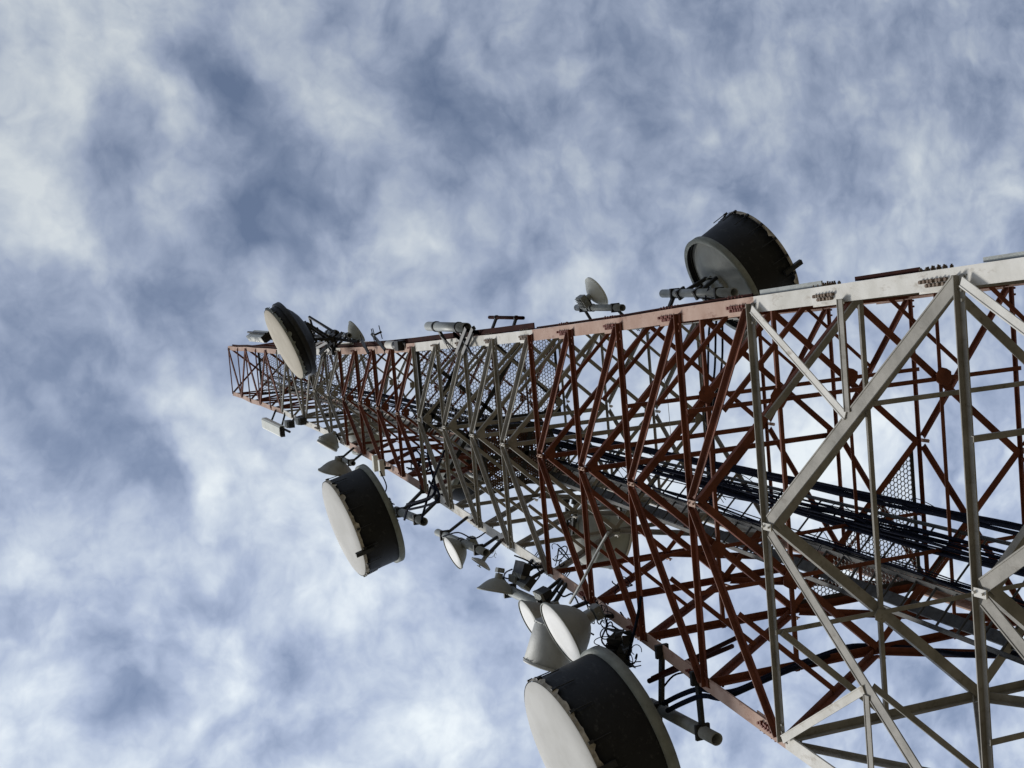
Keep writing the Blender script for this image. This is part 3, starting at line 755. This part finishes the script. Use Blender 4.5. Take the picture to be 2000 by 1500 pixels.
# dishes beside the lower leg, from the top
n_dn = dirn(185)
small_dish('grey bowl dish turned to the right edge of the pair beside the upper lower leg', at(638, 872, Y=-1.3), dirn(215), .23, .18, back='back_grey', odu=None, leg=1, shroud=.12)
small_dish('grey bowl dish opening downwards just above the white faced drum', at(657, 921, Y=-1.5), (-.97, -.22, .10), .36, .24, face='back_grey', pipe=(at(690, 905, Y=-1.35), at(690, 905, Y=-1.35) + Z * 1.1, .05), leg=1)
p_ = at(950, 1080, Y=-1.85)
small_dish('small white faced dish on a grey pipe between the two black drums', at(886, 1079, Y=-2.0), dirn(250.7), .262, .20, odu=.16, pipe=(p_, p_ + Z * 2.15, .058), leg=1)
small_dish('tiny flat dish on a bent arm below the grey pipe', at(940, 1100, Y=-1.9), (-.75, -.66, .0), .155, .05, back='alu', opened=True, leg=1)
p_ = at(1078, 1192, Y=-2.0)
small_dish('dark bowl dish seen from behind at the upper end of the cluttered pipe', at(970, 1153, Y=-2.2), (-.95, -.30, -.1), .262, .17, back='back_grey', odu=.1, pipe=(p_, p_ + Z * 1.7, .07), leg=1)
small_dish('white faced dish partly behind the larger white faced dish', at(1037, 1209, Y=-2.25), dirn(252), .265, .26, odu=.12, leg=1)
small_dish('larger white faced dish with deep grey back above the biggest drum', at(1098, 1237, Y=-2.5), dirn(248.4), .405, .36, odu=.16, leg=1)
small_dish('riveted aluminium cylinder dish under the pair of white faced dishes', at(1066, 1303, Y=-2.45), (-.92, -.40, .0), .285, .12, back='alu', shroud=.52, leg=1, name='shrouded_dish')
# panel antennas
def panel(label, C, ax, dims, leg):
    t = thing('panel_antenna', label, 'panel antenna', C)
    x, y, z = ax; a, b, L_ = dims
    mb = MB(); prof = [(-a / 2, -b * .3), (-a * .35, -b / 2), (a * .35, -b / 2), (a / 2, -b * .3), (a / 2, b / 2), (-a / 2, b / 2)]
    mb.prism(C - z * L_ / 2, C + z * L_ / 2, prof, x, y); mb.build('cover', 'plastic', t)
    e = MB(); e.prism(C - z * (L_ / 2 + .03), C - z * L_ / 2, [(p * .95, q * .95) for p, q in prof], x, y)
    for q in range(4): e.tube(C - z * (L_ / 2 + .03) + x * (q - 1.5) * a * .2, C - z * (L_ / 2 + .09) + x * (q - 1.5) * a * .2, .014, 8)
    e.build('end_cap', 'steel_dark', t)
    br = MB(); lp = corner(leg, C.z)
    for q in (-.3, .3):
        br.bar(C + z * q * L_ + y * b * .5, V((lp.x, lp.y, C.z + q * L_)), Z, X, .04, .04)
    br.tube(C + y * .14 - z * L_ * .6, C + y * .14 + z * L_ * .6, .03, 12)
    br.build('bracket', 'steel_dark', t); return t
panel('white panel antenna behind the beige faced dish at the tower top', at(507, 658, Y=-.1), (dirn(60), dirn(-30), Z), (.30, .22, 1.9), 3)
pb_ = at(551, 843, Y=-1.0); ptt = at(516, 826, Z=pb_.z + 1.7); nz = (ptt - pb_).normalized(); xx = X - nz * X.dot(nz); xx.normalize()
panel('pale green panel antenna tilted out left of the upper tower legs', (pb_ + ptt) / 2, (xx, nz.cross(xx), nz), (.27, .13, (ptt - pb_).length), 1)
# remote radio units beside that panel
for q, (a, b) in enumerate(((566, 828), (588, 822))):
    t = thing('remote_radio', ('dark finned radio unit next to the tilted panel antenna', 'dark finned radio unit farther right, against the tower leg')[q], 'radio unit', at(a, b, Y=-1.0))
    c = at(a, b, Y=-1.0); mb = MB(); mb.box(c, (X, Y, Z), (.16, .14, .42)); mb.build('housing', 'steel_dark', t)
    fb = MB()
    for e_ in range(6): fb.box(c + V((-.07 + e_ * .028, -.09, 0)), (X, Y, Z), (.008, .05, .38))
    fb.build('fins', 'gal', t)
    bb = MB(); bb.bar(c, corner(1, c.z), Z, X, .05, .05); bb.build('bracket', 'steel_dark', t)

# empty mounting pipes
def lone_pipe(label, P, ln, r, leg, mt='pipe', front=False, tilt=None):
    t = thing('mounting_pipe', label, 'pipe', P)
    Q = P + (tilt or Z) * ln
    mb = MB(); mb.pipe(P, Q, r, 20, .008); mb.build('tube', mt, t)
    br = MB()
    for s_ in (.2, .78):
        p = P.lerp(Q, s_); L_ = corner(leg, p.z) + V((0, -.06 if front else 0, 0)); br.bar(p, L_, Z, X, .07, .04); br.lathe(p, Z, [(-.03, r + .002), (-.03, r + .012), (.03, r + .012), (.03, r + .002)], 16)
        d = (L_ - p).normalized()
        for e_ in (-1, 1): br.tube(L_ - d * .12 + Z * .05 * e_, L_ + d * .22 + Z * .05 * e_, .008, 5)
    if front:
        lp = corner(leg, P.z + .3)
        for e_ in (0, .28):
            br.bar(at(925, 640, Y=-1.7) + Z * e_, at(905, 690, Y=-1.55) + Z * e_, Z, X, .05, .05)
        br.bar(at(935, 650, Y=-1.7), at(893, 640, Y=-1.7), Z, X, .05, .05); br.bar(at(900, 655, Y=-1.62), at(920, 690, Y=-1.62), Z, X, .03, .03)
        br.bar(at(860, 655, Y=-1.65), at(888, 682, Y=-1.5), Z, X, .018, .018); br.bar(at(885, 650, Y=-1.6), at(900, 664, Y=-1.6), Z, X, .04, .04)
    br.build('bracket', 'steel_dark', t); return t
lone_pipe('thick light grey pipe in front of the upper leg at the white band', at(912, 640, Y=-1.65), 1.75, .072, 0, 'pipe', True)
lone_pipe('thin brown pipe on two stand-offs above the upper leg', at(1022, 621, Y=1.35), 1.75, .034, 3, 'dark_red')
lone_pipe('short pipe stub among the brackets right of the beige dish', at(657, 652, Y=-1.0), .7, .075, 0, 'gal')
lone_pipe('short thin pipe stub below the half hidden grey dish', at(683, 655, Y=-.6), .7, .05, 0, 'gal')
# white cylinder lamp with dark bracket
t = thing('obstruction_light', 'white cylinder lamp with black bracket on the upper leg at the red band', 'lamp', at(768, 674, Y=-1.3))
mb = MB(); a = at(772, 674, Y=-1.3); mb.tube(a, a + Z * .42, .072, 20); mb.tube(a + Z * .42, a + Z * .47, .072, 20, .05); mb.build('lens_cap', 'leg_white', t)
mb = MB(); mb.tube(a - Z * .18, a, .068, 20); mb.box(a - Z * .32, (X, Y, Z), (.17, .17, .2)); mb.bar(a - Z * .3, corner(0, a.z - .3), Z, X, .07, .07)
for q in range(3): mb.bar(a + V((.05, 0, -.35 - q * .1)), a + V((-.12, .05, -.25 - q * .12)), Z, X, .025, .025)
mb.build('bracket', 'steel_dark', t)
# stand-off bolts / step brackets on the upper leg of the red band
for (x0, y0, x1, y1), wh in zip(((726, 652, 752, 683), (706, 664, 720, 690), (745, 648, 730, 655), (600, 690, 640, 668)), ('longest', 'shorter', 'stubby', 'leftmost')):
    P = at(x0, y0, Y=-1.15); Q = at(x1, y1, Y=-1.3)
    mb = MB(); mb.bar(P, Q, Z, X, .05, .03); d = (Q - P).normalized()
    for s_ in (.1, .9):
        p = P.lerp(Q, s_); mb.tube(p - V((.12, 0, 0)) - Z * .06, p + V((.12, 0, 0)) + Z * .08, .009, 5)
    tag(mb.build('clamp_bar', 'steel_dark', loc=P), wh + ' black clamp bar crossing the upper leg near the white lamp', 'clamp')

# ------------------------------------------------------------------ feeder runs
hx2 = wat(13.6) / 2
for q in range(2):
    o = V((0, 0, -.09 * q))
    pts = [at(1296, 1374 + 10 * q, Y=-2.1) + o, at(1330, 1357 + 10 * q, Y=-2.05) + o, at(1365, 1346 + 9 * q, Y=-2.0) + o, at(1400, 1352 + 8 * q, Y=-1.95) + o, at(1440, 1348, X=-hx2 - .0) + o * .6, at(1500, 1321, X=-hx2 + .05) + o * .6,
           at(1560, 1297, X=-hx2 + .05) + o * .6, at(1620, 1275, X=-hx2 + .05) + o * .6, at(1665, 1262, X=-hx2 + .05) + o * .5, at(1725, 1263, X=-hx2) + o * .5, at(1800, 1268, X=-hx2) + o * .5, at(1880, 1278, X=-hx2) + o * .5, at(1990, 1276, X=-hx2) + o * .5, at(2100, 1280, X=-hx2)]
    cable(pts, .028, ('upper', 'lower')[q] + ' thick black waveguide arching from the biggest drum along the far side of the tower', name='waveguide_cable')
for q in range(4):
    x = 1372 + q * 13
    pts = [at(1385 + q * 8, 600, Y=1.9), at(x, 645, Y=1.65), at(x - 2, 720, Y=1.62), at(1378 + q * 5, 800, Y=1.6), at(1384 + q * 4, 900, Y=1.58), at(1388 + q * 4, 990, Y=1.5), at(1400 + q * 6, 1020, Y=1.2)]
    cable(pts, .016, ('first', 'second', 'third', 'last')[q] + ' from the left of four black cables dropping behind the upper grey-backed drum')
cable([at(790, 1015, Y=-1.9), at(800, 990, Y=-1.9), at(838, 975, Y=-1.6), at(850, 950, Y=-1.4), at(838, 900, Y=-1.3), at(834, 855, Y=-1.2)], .02, 'black cable looping from the white faced drum up through the lower leg')
cable([at(1215, 1340, Y=-2.2), at(1225, 1290, Y=-2.1), at(1243, 1215, Y=-2.0), at(1252, 1165, Y=-1.95)], .018, 'straight black stay rod from the biggest drum up across the red bracing', name='stay_rod', cat='rod')
cable([at(1113, 1178, Y=-2.15), at(1140, 1130, Y=-2.1), at(1168, 1075, Y=-2.0), at(1188, 1040, Y=-1.95)], .017, 'light grey stay rod from the larger white faced dish to the red bracing', 'alu', name='stay_rod', cat='rod')
cable([at(823, 1015, Y=-1.8), at(845, 940, Y=-1.6), at(868, 880, Y=-1.5)], .02, 'black stay rod rising from the white faced drum past the grey bracing', name='stay_rod', cat='rod')
# long thin struts of the drums
for (a, b, la) in (((1275, 1325), (1440, 1245), 'long dark tube running from the biggest drum into the tower, upper one'), ((1268, 1330), (1430, 1262), 'long dark tube running from the biggest drum into the tower, lower one')):
    P = at(*a, Y=-2.2); Q = at(*b, Y=-.6); cable([P, P.lerp(Q, .5), Q], .03, la, 'dark_red', name='stay_tube', cat='tube')
# tangles of thin cable along the lower leg
def tangle(px, py, Yd, s, n, label, r=.006, mt='cable'):
    c0 = at(px, py, Y=Yd); mb = MB()
    for j in range(n):
        cc = c0 + V((random.uniform(-s, s) * .6, random.uniform(-s, s) * .4, random.uniform(-s, s))); pts = []
        a0 = random.random() * 6; rr = s * random.uniform(.25, .7); e1 = V((random.uniform(-1, 1), random.uniform(-1, 1), random.uniform(-.4, .4))).normalized(); e2 = V((random.uniform(-1, 1), random.uniform(-1, 1), random.uniform(-1, 1))).normalized()
        for q in range(7): pts.append(cc + (e1 * math.cos(a0 + q * .8) + e2 * math.sin(a0 + q * .8)) * rr + V((0, 0, q * .01)))
        mb.poly(pts, r * random.uniform(.7, 1.5), 5)
    tag(mb.build('cable_tangle', mt, loc=c0), label, 'cables')
tangle(1100, 1085, -1.6, .16, 6, 'loose coil of thin black cable just inside the lower leg')
tangle(1170, 1200, -1.95, .20, 10, 'dense tangle of black cables behind the larger white faced dish', .006)
tangle(1185, 1245, -2.0, .18, 6, 'tangle of black cables between the white faced dish and the biggest drum', .006)
tangle(1215, 1150, -1.8, .12, 5, 'small black wire loops standing above the lower leg')
tangle(960, 1078, -1.7, .10, 3, 'thin grey wire loop beside the tiny flat dish', .004, 'gal')
tangle(820, 905, -.4, .30, 10, 'dark cable nest inside the tower at the end of the upper red band', .012)
tangle(870, 790, .4, .30, 12, 'black cable jumble around the cable ladder at the mesh platform', .012)
tangle(650, 672, -1.0, .18, 8, 'black jumper cables among the brackets of the beige faced dish', .009)
tangle(1240, 1280, -2.0, .14, 6, 'black wires hanging by the torn cover below the lower leg', .006)
for zt, lb in ((14.6, 'stray wire loops springing from the cable ladder near the small triangular mesh'), (17.9, 'stray wire loops on the cable ladder left of the triangular mesh'), (20.6, 'stray wire loops on the cable ladder behind the lower red bracing')):
    mb = MB(); c0 = lad(.45, zt, .15)
    for j in range(9):
        t_ = random.uniform(.34, .72); z1 = zt + random.uniform(-.7, .7); ln = random.uniform(.3, .8)
        mb.poly([lad(t_, z1, .12), lad(t_ - .02, z1 + ln * .3, .16 + random.random() * .16), lad(t_ - .03, z1 + ln * .7, .15 + random.random() * .12), lad(t_, z1 + ln, .12)], .005, 5)
    tag(mb.build('cable_tangle', 'cable', loc=c0), lb, 'cables')
# torn dark weather cover
t0 = at(1222, 1262, Y=-2.05); mb = MB(); pts = []
for i in range(9):
    for j in range(7):
        pts.append(t0 + V((-.22 + j * .065 + random.uniform(-.03, .03), -.05 + random.uniform(-.07, .07) + .1 * math.sin(i * 1.3 + j), -.2 + i * .055 + random.uniform(-.03, .03))))
mb.add(pts, [[i * 7 + j, i * 7 + j + 1, (i + 1) * 7 + j + 1, (i + 1) * 7 + j] for i in range(8) for j in range(6) if random.random() > .12])
ob = mb.build('weather_cover', 'steel_dark', loc=t0); tag(ob, 'torn dark grey sheet crumpled under the lower leg above the biggest drum', 'cover')
sm = ob.modifiers.new('s', 'SOLIDIFY'); sm.thickness = .012
# pipe clutter (clamps and radios) on the pipe of the dark bowl dish
for q, (a, b, s_, lb) in enumerate(((1020, 1110, .16, 'finned radio at the top of the cluttered pipe'), (1030, 1135, .14, 'finned radio in the middle of the cluttered pipe, by the leg'), (1063, 1158, .13, 'finned radio at the bottom of the cluttered pipe'), (1012, 1130, .12, 'dark finned radio touching the dark bowl dish'))):
    c = at(a, b, Y=-1.95); t = thing('radio_unit', lb, 'radio unit', c)
    mb = MB(); ax = (dirn(20 + q * 25), dirn(110 + q * 25), Z); mb.box(c, ax, (s_, s_ * .7, s_ * 2.0)); mb.build('housing', 'steel_dark', t)
    fb = MB()
    for e_ in range(7): fb.box(c + Z * (-s_ * .9 + e_ * s_ * .3) - ax[0] * s_ * .62, ax, (s_ * .35, s_ * .8, .014))
    fb.build('fins', 'gal', t)
    bb = MB(); bb.bar(c, corner(1, c.z), Z, X, .04, .04); bb.build('bracket', 'steel_dark', t)
# boxes on the lower leg above the drum
for q, (a, b, lb) in enumerate(((733, 905, 'white strip radio on the lower leg above the drum, left one'), (745, 914, 'white strip radio on the lower leg above the drum, right one'))):
    c = at(a, b, Y=-1.35); t = thing('strip_radio', lb, 'radio unit', c); mb = MB(); mb.box(c, (X, Y, Z), (.30, .09, .10)); mb.build('housing', 'plastic', t)
    bb = MB(); bb.bar(c, corner(1, c.z), Z, X, .05, .05); bb.build('bracket', 'steel_dark', t)
# jumper cables between the small dishes and the leg
JM = [((1000, 1112), (988, 1118), (985, 1128), (1000, 1131), 'short black hooked cable behind the dark bowl dish'), ((1140, 1165), (1150, 1195), (1140, 1225), (1160, 1240), 'black jumper cable curving down behind the larger white faced dish'),
 ((1165, 1175), (1185, 1215), (1175, 1250), (1190, 1268), 'black jumper cable hanging under the lower leg near the torn sheet'), ((1195, 1222), (1215, 1232), (1222, 1215), (1212, 1196), 'black cable hoop standing on the lower leg'),
 ((865, 1048), (895, 1040), (925, 1052), (948, 1040), 'thin jumper cable between the grey pipe and the lower leg'), ((795, 985), (830, 975), (850, 962), (838, 940), 'upper thick cable arching from the white faced drum'), ((800, 995), (840, 985), (858, 970), (848, 945), 'lower thick cable arching from the white faced drum'),
 ((742, 920), (755, 950), (748, 975), (770, 985), 'cable hanging from the strip radios to the white faced drum'), ((1385, 560), (1378, 585), (1392, 600), (1400, 612), 'black cable from the hub of the upper drum down to the leg'), ((1005, 1085), (1035, 1098), (1055, 1120), (1042, 1140), 'black jumper draped over the cluttered pipe'), ((1085, 1150), (1100, 1165), (1118, 1160), (1130, 1180), 'black jumper along the lower leg above the white faced dishes'),
 ((1290, 1350), (1315, 1320), (1345, 1310), (1360, 1290), 'black cable from the biggest drum up into the red bracing')]
for a_, b_, c_, d_, lb in JM:
    up_ = a_[0] > 1370 and a_[1] < 700
    cable([at(*p, Y=(1.7 if up_ else -1.95 + .1 * i)) for i, p in enumerate((a_, b_, c_, d_))], .02 if 'thick' in lb else .011, lb, name='jumper_cable')
# guy-like thin wires inside
for a, b, lb in (((1290, 700), (1310, 850), 'thin sagging wire inside the tower left of the four cables'), ((1045, 1052), (1130, 1047), 'thin grey wire crossing just inside the lower leg')):
    P = at(*a, Y=.6); Q = at(*b, Y=.4); cable([P, P.lerp(Q, .5) - V((0, 0, .05)), Q], .004, lb, 'gal', name='wire', cat='wire')
